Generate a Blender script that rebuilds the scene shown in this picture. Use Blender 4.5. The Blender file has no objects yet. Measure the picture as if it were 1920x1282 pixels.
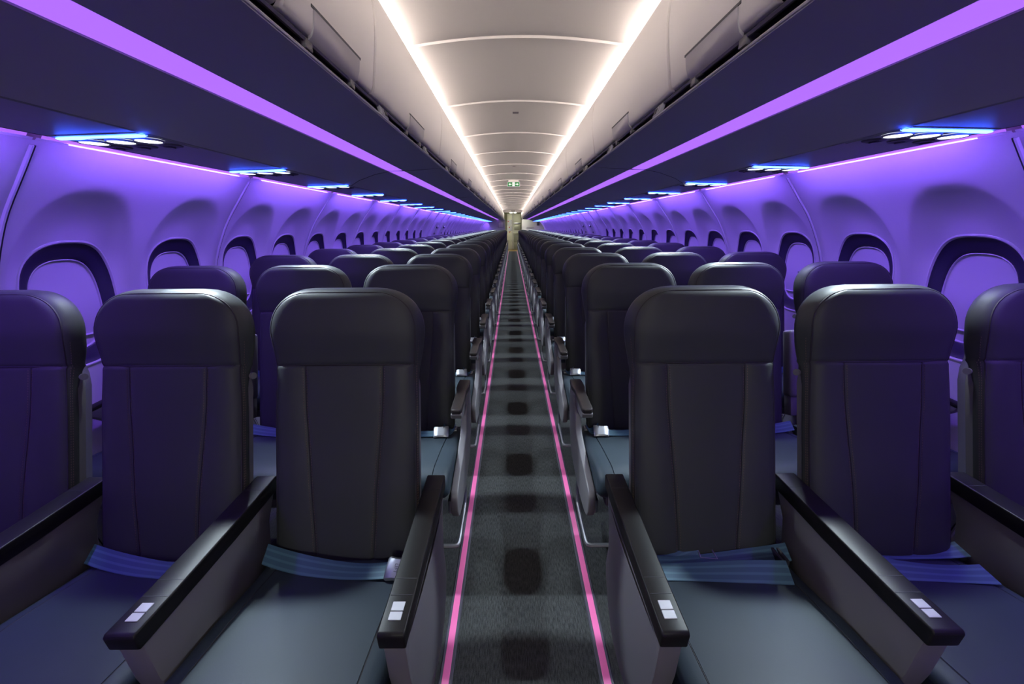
import bpy, bmesh, math, random
from mathutils import Matrix, Vector
random.seed(7)
C = bpy.context.scene.collection
SC = bpy.context.scene

# ------------------------------------------------------------------ camera, world, exposure
F_PX = 747.0
PITCH = math.atan(216.5 / F_PX)
ROLL = -0.007
EYE = 1.363
cam_d = bpy.data.cameras.new('camera')
cam_d.sensor_width = 36.0
cam_d.lens = F_PX / 1920.0 * 36.0
cam_d.clip_start = 0.02
cam_d.clip_end = 80
cam = bpy.data.objects.new('camera', cam_d)
C.objects.link(cam)
cam.matrix_world = (Matrix.Translation((-0.035, 0.0, EYE)) @ Matrix.Rotation(0.002, 4, 'Z')
                    @ Matrix.Rotation(math.pi / 2 - PITCH, 4, 'X') @ Matrix.Rotation(ROLL, 4, 'Z'))
SC.camera = cam

world = bpy.data.worlds.new('cabin_world')
SC.world = world
world.use_nodes = True
world.node_tree.nodes['Background'].inputs[0].default_value = (0, 0, 0, 1)
world.node_tree.nodes['Background'].inputs[1].default_value = 0.0

SC.view_settings.view_transform = 'Standard'
SC.view_settings.look = 'None'
SC.view_settings.exposure = 0.0
SC.view_settings.gamma = 1.0
SC.view_settings.use_curve_mapping = False
SC.cycles.max_bounces = 7
SC.cycles.diffuse_bounces = 5
SC.cycles.glossy_bounces = 3
SC.cycles.caustics_reflective = False
SC.cycles.caustics_refractive = False
SC.cycles.sample_clamp_indirect = 3.0
SC.cycles.use_denoising = True
SC.cycles.use_light_tree = True

# light levels (everything that shines in the cabin)
L_COVE = (66.0, 56.5, 51.0)           # warm white ceiling lamps
L_WALL_LINE = (52.0, 21.5, 210.0)        # purple LED line washing the side wall
L_WALL_COVER = (0.40, 0.13, 0.95)     # lilac glow put into the lit top of the wall
L_BIN_STRIP = (0.46, 0.155, 1.05)     # purple strip under the bins
L_BLUE = (0.7, 2.3, 24.0)             # blue bars in the service panels
L_READ = (3.6, 3.9, 4.1)              # reading light lenses
READ_W = (96.0, 28.0, 9.0)                          # watt of each reading light
L_ENTRY = (150.0, 150.0, 147.0)       # added unseen lamp, white fill for the aisle seats

PITCHROW = 0.762
NROWS = 29
SEAT_X = (0.527, 1.040, 1.553)
Y0, Y1 = -0.95, 23.35
WIN_P = 0.533

# ------------------------------------------------------------------ materials
def mat(name, col, rough=0.5, metal=0.0, emit=None, es=1.0, noise=None, bump=None, spec=0.5, coat=0.0):
    m = bpy.data.materials.new(name)
    m.use_nodes = True
    nt = m.node_tree
    b = nt.nodes['Principled BSDF']
    b.inputs['Base Color'].default_value = (*col, 1)
    b.inputs['Roughness'].default_value = rough
    b.inputs['Metallic'].default_value = metal
    b.inputs['Specular IOR Level'].default_value = spec
    b.inputs['Coat Weight'].default_value = coat
    if emit:
        b.inputs['Emission Color'].default_value = (*[c / max(emit) for c in emit], 1)
        b.inputs['Emission Strength'].default_value = max(emit) * es
    tc = None
    if noise or bump:
        tc = nt.nodes.new('ShaderNodeTexCoord')
    if noise:
        sc, amt = noise
        n = nt.nodes.new('ShaderNodeTexNoise')
        n.inputs['Scale'].default_value = sc
        n.inputs['Detail'].default_value = 4
        nt.links.new(tc.outputs['Object'], n.inputs['Vector'])
        mx = nt.nodes.new('ShaderNodeMix')
        mx.data_type = 'RGBA'
        mx.inputs[6].default_value = (*[c * (1 - amt) for c in col], 1)
        mx.inputs[7].default_value = (*[min(1, c * (1 + amt)) for c in col], 1)
        nt.links.new(n.outputs['Fac'], mx.inputs[0])
        nt.links.new(mx.outputs[2], b.inputs['Base Color'])
    if bump:
        sc, st, dist = bump
        n = nt.nodes.new('ShaderNodeTexNoise')
        n.inputs['Scale'].default_value = sc
        n.inputs['Detail'].default_value = 3
        nt.links.new(tc.outputs['Object'], n.inputs['Vector'])
        bp = nt.nodes.new('ShaderNodeBump')
        bp.inputs['Strength'].default_value = st
        bp.inputs['Distance'].default_value = dist
        nt.links.new(n.outputs['Fac'], bp.inputs['Height'])
        nt.links.new(bp.outputs['Normal'], b.inputs['Normal'])
    return m

def carpet_mat():
    m = mat('carpet_charcoal', (0.07, 0.07, 0.075), 0.95, spec=0.15)
    nt = m.node_tree
    b = nt.nodes['Principled BSDF']
    tc = nt.nodes.new('ShaderNodeTexCoord')
    mp = nt.nodes.new('ShaderNodeMapping')
    mp.inputs['Scale'].default_value = (260, 45, 1)
    n = nt.nodes.new('ShaderNodeTexNoise')
    n.inputs['Scale'].default_value = 1.0
    n.inputs['Detail'].default_value = 3
    nt.links.new(tc.outputs['Object'], mp.inputs['Vector'])
    nt.links.new(mp.outputs['Vector'], n.inputs['Vector'])
    n2 = nt.nodes.new('ShaderNodeTexNoise')
    n2.inputs['Scale'].default_value = 380
    nt.links.new(tc.outputs['Object'], n2.inputs['Vector'])
    ad = nt.nodes.new('ShaderNodeMath')
    ad.operation = 'MULTIPLY_ADD'
    nt.links.new(n2.outputs['Fac'], ad.inputs[0])
    ad.inputs[1].default_value = 0.5
    nt.links.new(n.outputs['Fac'], ad.inputs[2])
    cr = nt.nodes.new('ShaderNodeValToRGB')
    cr.color_ramp.elements[0].position = 0.5
    cr.color_ramp.elements[0].color = (0.0165, 0.017, 0.017, 1)
    cr.color_ramp.elements[1].position = 0.98
    cr.color_ramp.elements[1].color = (0.057, 0.059, 0.061, 1)
    nt.links.new(ad.outputs[0], cr.inputs[0])
    nt.links.new(cr.outputs[0], b.inputs['Base Color'])
    bp = nt.nodes.new('ShaderNodeBump')
    bp.inputs['Strength'].default_value = 0.35
    bp.inputs['Distance'].default_value = 0.003
    nt.links.new(ad.outputs[0], bp.inputs['Height'])
    nt.links.new(bp.outputs['Normal'], b.inputs['Normal'])
    return m

def webbing_mat():
    m = mat('blue_webbing', (0.05, 0.13, 0.3), 0.6)
    nt = m.node_tree
    b = nt.nodes['Principled BSDF']
    uv = nt.nodes.new('ShaderNodeUVMap')
    sp = nt.nodes.new('ShaderNodeSeparateXYZ')
    nt.links.new(uv.outputs[0], sp.inputs[0])
    w = nt.nodes.new('ShaderNodeMath')
    w.operation = 'MULTIPLY'
    w.inputs[1].default_value = 2 * math.pi * 3
    nt.links.new(sp.outputs['Y'], w.inputs[0])
    s = nt.nodes.new('ShaderNodeMath')
    s.operation = 'SINE'
    nt.links.new(w.outputs[0], s.inputs[0])
    cr = nt.nodes.new('ShaderNodeValToRGB')
    cr.color_ramp.elements[0].position = 0.35
    cr.color_ramp.elements[0].color = (0.034, 0.088, 0.135, 1)
    cr.color_ramp.elements[1].position = 0.6
    cr.color_ramp.elements[1].color = (0.058, 0.135, 0.185, 1)
    nt.links.new(s.outputs[0], cr.inputs[0])
    nt.links.new(cr.outputs[0], b.inputs['Base Color'])
    return m

M = dict(
    carpet=carpet_mat(),
    webbing=webbing_mat(),
    leather=mat('slate_leather', (0.032, 0.036, 0.037), 0.54, noise=(6, 0.06), bump=(420, 0.12, 0.001), spec=0.28),
    cushion=mat('cushion_leather', (0.021, 0.032, 0.043), 0.55, noise=(6, 0.06), bump=(420, 0.1, 0.001), spec=0.3),
    thread=mat('dark_thread', (0.012, 0.01, 0.014), 0.7),
    stitch=mat('brown_thread', (0.12, 0.07, 0.06), 0.7),
    plastic=mat('grey_plastic', (0.125, 0.118, 0.13), 0.45, bump=(700, 0.06, 0.0006)),
    black=mat('black_armrest', (0.009, 0.0085, 0.009), 0.42, spec=0.2, bump=(800, 0.1, 0.0005)),
    pad=mat('brown_black_pad', (0.017, 0.0125, 0.013), 0.38),
    metal=mat('brushed_metal', (0.33, 0.34, 0.37), 0.42, 1.0),
    dmetal=mat('grey_metal', (0.3, 0.3, 0.33), 0.35, 0.8),
    placard=mat('white_placard', (0.52, 0.52, 0.56), 0.5),
    wall=mat('wall_lining', (0.62, 0.61, 0.66), 0.6, bump=(900, 0.05, 0.0005)),
    ledge=mat('white_ledge', (0.88, 0.86, 0.9), 0.5),  # whiter than the wall lining: the bright lit band is put into the colour
    wdark=mat('navy_window_reveal', (0.022, 0.018, 0.05), 0.5),
    shade=mat('window_shade', (0.6, 0.58, 0.66), 0.55),
    ceil=mat('ceiling_white', (0.62, 0.6, 0.585), 0.5),
    bin=mat('bin_white', (0.80, 0.77, 0.74), 0.45),
    soffit=mat('soffit_grey', (0.58, 0.56, 0.64), 0.5),
    psu=mat('service_panel_grey', (0.42, 0.41, 0.45), 0.45),
    seam=mat('dark_gap', (0.02, 0.02, 0.03), 0.6),
    channel=mat('dark_channel', (0.05, 0.045, 0.07), 0.4),
    lip=mat('pale_lip', (0.85, 0.82, 0.8), 0.3, spec=0.7),
    nozzle=mat('nozzle_dark', (0.09, 0.08, 0.10), 0.4),
    latch=mat('latch_grey', (0.42, 0.4, 0.44), 0.35),
    pink=mat('pink_path_marker', (0.85, 0.16, 0.42), 0.45, coat=0.2),
    rail=mat('strip_rail', (0.07, 0.065, 0.09), 0.4),
    cove=mat('cove_lamp', (0.8, 0.8, 0.8), 0.5, emit=L_COVE),
    wline=mat('wall_led', (0.8, 0.8, 0.8), 0.5, emit=L_WALL_LINE),
    wcover=mat('wall_led_cover', (0.12, 0.08, 0.16), 0.5, emit=L_WALL_COVER),
    hot=mat('bright_led_edge', (0.8, 0.8, 0.8), 0.5, emit=(2.6, 1.5, 5.0)),
    bstrip=mat('bin_led_strip', (0.4, 0.3, 0.5), 0.5, emit=L_BIN_STRIP),
    blue=mat('blue_led_bar', (0.5, 0.5, 0.8), 0.4, emit=L_BLUE),
    lens=mat('reading_lens', (0.9, 0.9, 0.9), 0.3, emit=L_READ),
    green=mat('exit_green', (0.0, 0.1, 0.02), 0.4, emit=(0.0, 0.1, 0.018), es=1.0),
    white_lit=mat('lit_white', (0.8, 0.8, 0.8), 0.4, emit=(0.8, 0.8, 0.75)),
    galley=mat('galley_cream', (0.62, 0.62, 0.5), 0.45),
    steel=mat('galley_steel', (0.3, 0.31, 0.24), 0.4, 0.4),
    red=mat('red_mark', (0.5, 0.03, 0.03), 0.5),
    tan=mat('galley_floor_tan', (0.3, 0.2, 0.06), 0.6),
    glam=mat('galley_lamp', (0.9, 0.9, 0.8), 0.5, emit=(330, 325, 260)),
    dome=mat('entry_lamp_dome', (0.9, 0.9, 0.9), 0.5, emit=L_ENTRY),
    ink=mat('dark_ink', (0.03, 0.03, 0.035), 0.6),
)

# ------------------------------------------------------------------ mesh helpers
class MB:
    def __init__(self):
        self.v, self.f, self.uv = [], [], {}

    def add(self, verts, faces):
        o = len(self.v)
        self.v += [tuple(p) for p in verts]
        self.f += [tuple(i + o for i in q) for q in faces]
        return self

    def grid(self, rows, close_u=False, close_v=False, flip=False, keep=None):
        nv, nu = len(rows), len(rows[0])
        o = len(self.v)
        for r in rows:
            self.v += [tuple(p) for p in r]
        for j in range(nv - (0 if close_v else 1)):
            for i in range(nu - (0 if close_u else 1)):
                if keep and not keep(j, i):
                    continue
                a = o + j * nu + i
                b = o + j * nu + (i + 1) % nu
                c = o + ((j + 1) % nv) * nu + (i + 1) % nu
                d = o + ((j + 1) % nv) * nu + i
                self.f.append((a, d, c, b) if flip else (a, b, c, d))
        return self

    def cap(self, ring, flip=False):
        o = len(self.v)
        self.v += [tuple(p) for p in ring]
        q = list(range(o, o + len(ring)))
        self.f.append(tuple(reversed(q)) if flip else tuple(q))
        return self

    def box(self, lo, hi, bev=0.0, seg=2, mtx=None):
        bm = bmesh.new()
        bmesh.ops.create_cube(bm, size=1)
        for v in bm.verts:
            v.co = Vector(((lo[0] + hi[0]) / 2 + v.co.x * (hi[0] - lo[0]),
                           (lo[1] + hi[1]) / 2 + v.co.y * (hi[1] - lo[1]),
                           (lo[2] + hi[2]) / 2 + v.co.z * (hi[2] - lo[2])))
        if bev:
            bmesh.ops.bevel(bm, geom=bm.edges[:], offset=bev, segments=seg, affect='EDGES', profile=0.5)
        return self.take(bm, mtx)

    def prism(self, poly, lo, hi, axis='x', bev=0.0, seg=2, mtx=None):
        """poly in the two other axes (x: (y,z); y: (x,z); z: (x,y)), extruded lo..hi along axis"""
        bm = bmesh.new()
        def P(p, t):
            return {'x': (t, p[0], p[1]), 'y': (p[0], t, p[1]), 'z': (p[0], p[1], t)}[axis]
        a = [bm.verts.new(P(p, lo)) for p in poly]
        b = [bm.verts.new(P(p, hi)) for p in poly]
        bm.faces.new(a)
        bm.faces.new(list(reversed(b)))
        n = len(poly)
        for i in range(n):
            bm.faces.new((a[(i + 1) % n], a[i], b[i], b[(i + 1) % n]))
        bmesh.ops.recalc_face_normals(bm, faces=bm.faces[:])
        if bev:
            bmesh.ops.bevel(bm, geom=[e for e in bm.edges if e.calc_face_angle(0) > 0.6], offset=bev, segments=seg,
                            affect='EDGES', profile=0.5, clamp_overlap=True)
        return self.take(bm, mtx)

    def take(self, bm, mtx=None):
        bm.verts.index_update()
        vs = [(mtx @ v.co if mtx else v.co.copy()) for v in bm.verts]
        fs = [[v.index for v in f.verts] for f in bm.faces]
        bm.free()
        return self.add(vs, fs)

    def tube(self, path, r, seg=8, caps=True, closed=False):
        pts = [Vector(p) for p in path]
        n = len(pts)
        rows = []
        up = None
        for i, p in enumerate(pts):
            if closed:
                t = (pts[(i + 1) % n] - pts[i - 1]).normalized()
            else:
                t = (pts[min(i + 1, n - 1)] - pts[max(i - 1, 0)]).normalized()
            if up is None:
                up = Vector((0, 0, 1)) if abs(t.z) < 0.9 else Vector((1, 0, 0))
            s = t.cross(up).normalized()
            up = s.cross(t).normalized()
            rr = r[i] if isinstance(r, (list, tuple)) else r
            rows.append([p + (s * math.cos(a) + up * math.sin(a)) * rr for a in [2 * math.pi * k / seg for k in range(seg)]])
        self.grid(rows, close_u=True, close_v=closed)
        if caps and not closed:
            self.cap(rows[0])
            self.cap(rows[-1], True)
        return self

    def disc(self, c, r, axis='z', n=20, down=True, h=0.0):
        ring = [(c[0] + r * math.cos(2 * math.pi * k / n), c[1] + r * math.sin(2 * math.pi * k / n), c[2]) for k in range(n)]
        return self.cap(ring, down)

    def cyl(self, a, b, r, n=16, r2=None):
        return self.tube([a, b], [r, r if r2 is None else r2], n)

    def mesh(self, name, m, smooth=35):
        me = bpy.data.meshes.new(name)
        me.from_pydata(self.v, [], self.f)
        for mm in (m if isinstance(m, (list, tuple)) else [m]):
            me.materials.append(mm)
        me.validate()
        if smooth:
            me.shade_smooth()
            me.set_sharp_from_angle(angle=math.radians(smooth))
        return me

    def build(self, name, m, parent=None, smooth=35, loc=None):
        return link(name, self.mesh(name, m, smooth), parent, loc)


def link(name, me, parent=None, loc=None):
    o = bpy.data.objects.new(name, me)
    C.objects.link(o)
    if parent is not None:
        o.parent = parent
    if loc is not None:
        o.location = loc
    return o

def tag(o, label=None, cat=None, group=None, kind=None):
    for k, v in (('label', label), ('category', cat), ('group', group), ('kind', kind)):
        if v:
            o[k] = v
    return o

def thing(name, label, cat, loc=(0, 0, 0), group=None):
    o = bpy.data.objects.new(name, None)
    o.empty_display_size = 0.1
    C.objects.link(o)
    o.location = loc
    return tag(o, label, cat, group)

def struct(o, label, cat):
    return tag(o, label, cat, kind='structure')

def copy_tree(o, parent=None):
    c = o.copy()
    C.objects.link(c)
    c.parent = parent
    for ch in list(o.children):
        copy_tree(ch, c)
    return c

ORD = ['first', 'second', 'third', 'fourth', 'fifth', 'sixth', 'seventh', 'eighth', 'ninth', 'tenth', 'eleventh', 'twelfth',
       'thirteenth', 'fourteenth', 'fifteenth', 'sixteenth', 'seventeenth', 'eighteenth', 'nineteenth', 'twentieth']
ORD += ['twenty-' + s for s in ORD[:9]] + ['thirtieth'] + ['thirty-' + s for s in ORD[:9]] + ['fortieth']

def lerp_tab(tab, x):
    if x <= tab[0][0]:
        return tab[0][1]
    for (a, va), (b, vb) in zip(tab, tab[1:]):
        if x <= b:
            return va + (vb - va) * (x - a) / (b - a)
    return tab[-1][1]

def sstep(a, b, x):
    t = max(0.0, min(1.0, (x - a) / (b - a)))
    return t * t * (3 - 2 * t)

def spline(pts, n):
    """Catmull-Rom through 2-D/3-D points, n samples per span"""
    P = [Vector(p) for p in pts]
    P = [P[0] * 2 - P[1]] + P + [P[-1] * 2 - P[-2]]
    out = []
    for i in range(1, len(P) - 2):
        for k in range(n):
            t = k / n
            out.append(0.5 * ((2 * P[i]) + (P[i + 1] - P[i - 1]) * t + (2 * P[i - 1] - 5 * P[i] + 4 * P[i + 1] - P[i + 2]) * t * t
                              + (3 * P[i] - P[i - 1] - 3 * P[i + 1] + P[i + 2]) * t ** 3))
    out.append(P[-2])
    return out

def text_mesh(s, size, name):
    cu = bpy.data.curves.new(name, 'FONT')
    cu.body = s
    cu.size = size
    cu.align_x = 'CENTER'
    cu.align_y = 'CENTER'
    cu.resolution_u = 3
    o = bpy.data.objects.new(name, cu)
    C.objects.link(o)
    dg = bpy.context.evaluated_depsgraph_get()
    me = bpy.data.meshes.new_from_object(o.evaluated_get(dg))
    bpy.data.objects.remove(o)
    return me

# ------------------------------------------------------------------ the shell
# floor
fl = MB()
fl.add([(-1.9, Y0, 0), (1.9, Y0, 0), (1.9, Y1, 0), (-1.9, Y1, 0)], [(0, 1, 2, 3)])
struct(fl.build('floor', M['carpet'], smooth=0), 'charcoal ribbed carpet running the length of the aisle', 'floor')

# side walls -------------------------------------------------------
WPROF = [(-0.02, 1.735), (0.2, 1.80), (0.4, 1.85), (0.6, 1.875), (0.75, 1.88), (0.9, 1.872), (1.05, 1.848), (1.15, 1.821),
         (1.26, 1.776), (1.40, 1.699), (1.529, 1.600), (1.60, 1.545), (1.632, 1.521)]
ZT = 1.632
_sp = [(p.y, p.x) for p in spline([(b, a) for a, b in WPROF], 6)]
def wall_x(z):
    return lerp_tab([(a, b) for a, b in _sp], z)

WIN0 = 1.63
EXITS = (8.97, 9.86)
WINS = [WIN0 + WIN_P * k for k in range(-4, 13)] + [10.42 + WIN_P * k for k in range(23)]
WCZ, WHW, WHH = 1.057, 0.182, 0.256
def scallop(dy, z):
    """depth of the hollow in the lining above and around a window"""
    r = super_r(dy, z - 1.13, 0.236, 0.378, 2.4)
    g = min(1.0, max(0.0, (1 - r) / 0.34))
    return 0.048 * g * (1.7 - 0.7 * g) * sstep(0.98, 1.30, z)

def super_r(y, z, hw=WHW, hh=WHH, n=2.7):
    return (abs(y / hw) ** n + abs(z / hh) ** n) ** (1 / n)

def wall_point(y, z, wy, side):
    """wall surface with the scalloped hollow above and around the window"""
    x = wall_x(z)
    if wy is not None:
        x += scallop(y - wy, z)
    return (side * x, y, z)

def build_wall(side, name):
    mb = MB()
    tiles = []
    for wy in WINS:
        tiles.append((wy - WIN_P / 2, wy + WIN_P / 2, wy))
    ex0 = WINS[16] + WIN_P / 2
    ex1 = WINS[17] - WIN_P / 2
    tiles.append((ex0, ex1, None))
    tiles.append((WINS[-1] + WIN_P / 2, Y1 + 0.1, None))
    tiles.sort()
    for a, b, wy in tiles:
        near = wy is not None and 0.3 < wy < 4.5
        nz, ny = (110, 52) if near else (46, 24)
        zs = [0.0 + ZT * j / nz for j in range(nz + 1)]
        ys = [a + (b - a) * i / ny for i in range(ny + 1)]
        def snap(y, z):
            if wy is not None:
                r = super_r(y - wy, z - WCZ)
                if 0.92 < r < 1.0:
                    return wy + (y - wy) / r, WCZ + (z - WCZ) / r
            return y, z
        rows = [[wall_point(*snap(y, z), wy, side) for y in ys] for z in zs]
        def keep(j, i):
            if wy is None:
                return True
            return all(super_r(ys[p] - wy, zs[q] - WCZ) > 0.92 for p in (i, i + 1) for q in (j, j + 1))
        mb.grid(rows, flip=(side > 0), keep=keep)
    o = mb.build(name, M['wall'], smooth=40)
    return struct(o, 'pale side wall lining on the ' + ('left' if side < 0 else 'right') + ' washed in purple light', 'wall')

build_wall(-1, 'wall_left')
build_wall(1, 'wall_right')

# panel joints on the side walls
seam_ys = [WIN0 + WIN_P * (1.5 + 2 * k) for k in range(-2, 6)]
seam_ys = [y for y in seam_ys if y < 8.4] + [8.52, 9.41, 10.15] + [10.42 + WIN_P * (1.5 + 2 * k) for k in range(11)]
tn = 1
for side in (-1, 1):
    for y in seam_ys:
        mb = MB()
        zs = [0.05 + (1.618 - 0.05) * k / 40 for k in range(41)]
        mb.tube([(side * (wall_x(z) - 0.001), y, z) for z in zs], 0.0065, 6)
        o = mb.build('trim_%d' % tn, M['wall'])
        struct(o, 'raised bead at a wall panel joint on the ' + ('left' if side < 0 else 'right') + ' side wall', 'trim')
        g = MB()
        g.tube([(side * (wall_x(z) - 0.0005), y + 0.0085, z) for z in zs], 0.0042, 5)
        g.build('gap', M['seam'], o)
        tn += 1

# windows ---------------------------------------------------------
def wnorm(z):
    s = (wall_x(z + 0.03) - wall_x(z - 0.03)) / 0.06
    n = Vector((-1, 0, s)).normalized()          # points into the cabin for side=+1
    return n

def wframe(side):
    """rim, dark reveal, shade as meshes around (0, WCZ) with x absolute"""
    NN = 64
    def ring(r, depth):
        pts = []
        for k in range(NN):
            a = 2 * math.pi * k / NN
            c, s = math.cos(a), math.sin(a)
            y = r * WHW * math.copysign(abs(c) ** (2 / 2.7), c)
            z = WCZ + r * WHH * math.copysign(abs(s) ** (2 / 2.7), s)
            pts.append((side * (wall_x(z) + scallop(y, z) + depth), y, z))
        return pts
    fl = side < 0
    rim = MB().grid([ring(1.04, 0.003), ring(1.03, -0.004), ring(1.008, -0.0055), ring(0.99, -0.002), ring(0.985, 0.004)], close_u=True, flip=fl)
    rev = MB().grid([ring(0.992, 0.0), ring(0.975, 0.004), ring(0.90, 0.009), ring(0.80, 0.015), ring(0.755, 0.019), ring(0.74, 0.024), ring(0.738, 0.036)],
                    close_u=True, flip=fl)
    inner = MB().grid([ring(0.748, 0.022), ring(0.735, 0.0195), ring(0.722, 0.022), ring(0.718, 0.034)], close_u=True, flip=fl)
    sh = MB()
    sh.grid([ring(0.74, 0.028), ring(0.5, 0.028), ring(0.25, 0.028), ring(0.02, 0.028)], close_u=True, flip=fl)
    zb = WCZ - 0.135
    xb = wall_x(zb) + 0.023
    sh.tube([(side * xb, -0.10, zb), (side * xb, 0.10, zb)], 0.005, 6)
    return (rim.mesh('rim', M['wall']), rev.mesh('reveal', M['wdark']), inner.mesh('inner_rim', M['shade']), sh.mesh('blind', M['shade']))

wn = 1
for side in (-1, 1):
    meshes = wframe(side)
    vis = [w for w in WINS if w > 0.3]
    for k, wy in enumerate(vis):
        e = thing('window_%d' % wn, None, None, (0, wy, 0))
        struct(e, '%s oval cabin window with navy surround and closed blind on the %s wall' % (ORD[k], 'left' if side < 0 else 'right'), 'window')
        for nm, me in zip(('rim', 'reveal', 'inner_rim', 'blind'), meshes):
            link(nm, me, e)
        wn += 1

# exits over the wing ------------------------------------------------
dn = 1
for side in (-1, 1):
    for k, ey in enumerate(EXITS):
        e = thing('door_%d' % dn, None, None, (0, ey, 0))
        struct(e, '%s over-wing exit hatch with handle recess on the %s wall' % (('nearer', 'farther')[k], 'left' if side < 0 else 'right'), 'exit door')
        hw = 0.27
        def prof(off, y, zt=1.46):
            return [(side * (wall_x(z) - off), y, z) for z in [0.25 + (zt - 0.25) * q / 24 for q in range(25)]]
        mb = MB()
        rows = [prof(0.0, -hw), prof(0.05, -hw + 0.02), prof(0.062, -hw + 0.05), prof(0.062, hw - 0.05), prof(0.05, hw - 0.02), prof(0.0, hw)]
        mb.grid(rows, flip=(side < 0))
        topr = [r[-1] for r in rows]
        mb.grid([topr, [(side * wall_x(1.46), p[1], 1.46) for p in topr]])
        mb.build('hatch_panel', M['wall'], e)
        h = MB()
        zz = 1.37
        h.box((-0.012, -0.07, zz - 0.035), (0.012, 0.07, zz + 0.035), 0.008)
        ho = h.build('handle_recess', M['seam'], e)
        ho.location = (side * (wall_x(zz) - 0.063), 0, 0)
        hb = MB().tube([(side * (wall_x(zz) - 0.078), -0.05, zz - 0.012), (side * (wall_x(zz) - 0.078), 0.05, zz + 0.012)], 0.009, 8)
        hb.build('handle', M['placard'], e)
        pl = MB()
        zz = 1.23
        pl.box((side * (wall_x(zz) - 0.066) - 0.003, -0.08, zz - 0.02), (side * (wall_x(zz) - 0.066) + 0.003, 0.08, zz + 0.02), 0.002)
        pl.build('placard', M['nozzle'], e)
        w = MB()
        N = 40
        ring0 = []
        ring1 = []
        for q in range(N):
            a = 2 * math.pi * q / N
            yy, z2 = 0.13 * math.cos(a), 0.96 + 0.19 * math.sin(a)
            ring0.append((side * (wall_x(z2) - 0.064), yy, z2))
            ring1.append((side * (wall_x(0.96) - 0.02), yy * 0.72, 0.96 + 0.19 * math.sin(a) * 0.74))
        w.grid([ring0, ring1], close_u=True, flip=(side < 0))
        w.build('reveal', M['wdark'], e)
        MB().cap([(p[0] - side * 0.045, p[1], p[2]) for p in ring1], side < 0).build('blind', M['shade'], e)
        dn += 1

# ceiling ------------------------------------------------------------
def ceil_z(x):
    return 2.25 - 0.035 * (min(abs(x), 0.52) / 0.493) ** 2 
CEIL_P = 1.025
JOINTS = [2.26 + CEIL_P * k for k in range(-3, 21)]
cm = MB()
ys = []
for a, b in zip(JOINTS, JOINTS[1:]):
    ys += [a + 0.0, a + 0.004, a + 0.010, a + 0.016, (a + b) / 2]
ys.append(Y1 + 0.02)
ys = [Y0 - 0.1] + [y for y in ys if Y0 - 0.1 < y < Y1 + 0.03]
xs = [-0.80 + 1.60 * i / 50 for i in range(51)]
def cz(x, y):
    z = ceil_z(x)
    for j in JOINTS:
        if abs(y - (j + 0.004)) < 0.0015:
            z -= 0.010
        elif abs(y - (j + 0.010)) < 0.0015:
            z -= 0.008
    return z
cm.grid([[(x, y, cz(x, y)) for x in xs] for y in ys], flip=True)
struct(cm.build('ceiling', M['ceil'], smooth=30), 'white curved cabin ceiling of short panels with thin joints', 'ceiling')

for k, (jy, w_, h_) in enumerate(((3.60, 0.048, 0.012), (6.6, 0.05, 0.014), (11.6, 0.05, 0.014))):
    mb = MB().box((-0.024, jy, ceil_z(0) - 0.006), (0.024, jy + 0.035, ceil_z(0) + 0.004), 0.002)
    tag(mb.build('ceiling_marker', M['nozzle']), 'small dark rectangular fitting on the ceiling centre line, %s from the camera' % ORD[k], 'ceiling fitting',
        'dark ceiling fittings')

# cove lamps on top of the bins
lamp = MB()
lamp.tube([(0, 0.02, 0), (0, CEIL_P - 0.02, 0)], 0.012, 8)
lamp_me = lamp.mesh('lamp_tube', M['cove'])
tray = MB().box((-0.02, 0.005, -0.022), (0.03, CEIL_P - 0.005, -0.013), 0.002)
tray_me = tray.mesh('lamp_tray', M['bin'])
for s in (-1, 1):
    for k, j in enumerate(JOINTS[:-1]):
        if j > Y1 - 1.0:
            continue
        e = thing('ceiling_lamp', 'white ceiling cove lamp above the %s bins, %s from the camera' % ('left' if s < 0 else 'right', ORD[k]), 'lamp',
                  (s * 0.605, j, 2.170), 'cove lamps along the ceiling edge')
        link('lamp_tube', lamp_me, e)
        link('lamp_tray', tray_me, e)

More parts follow.
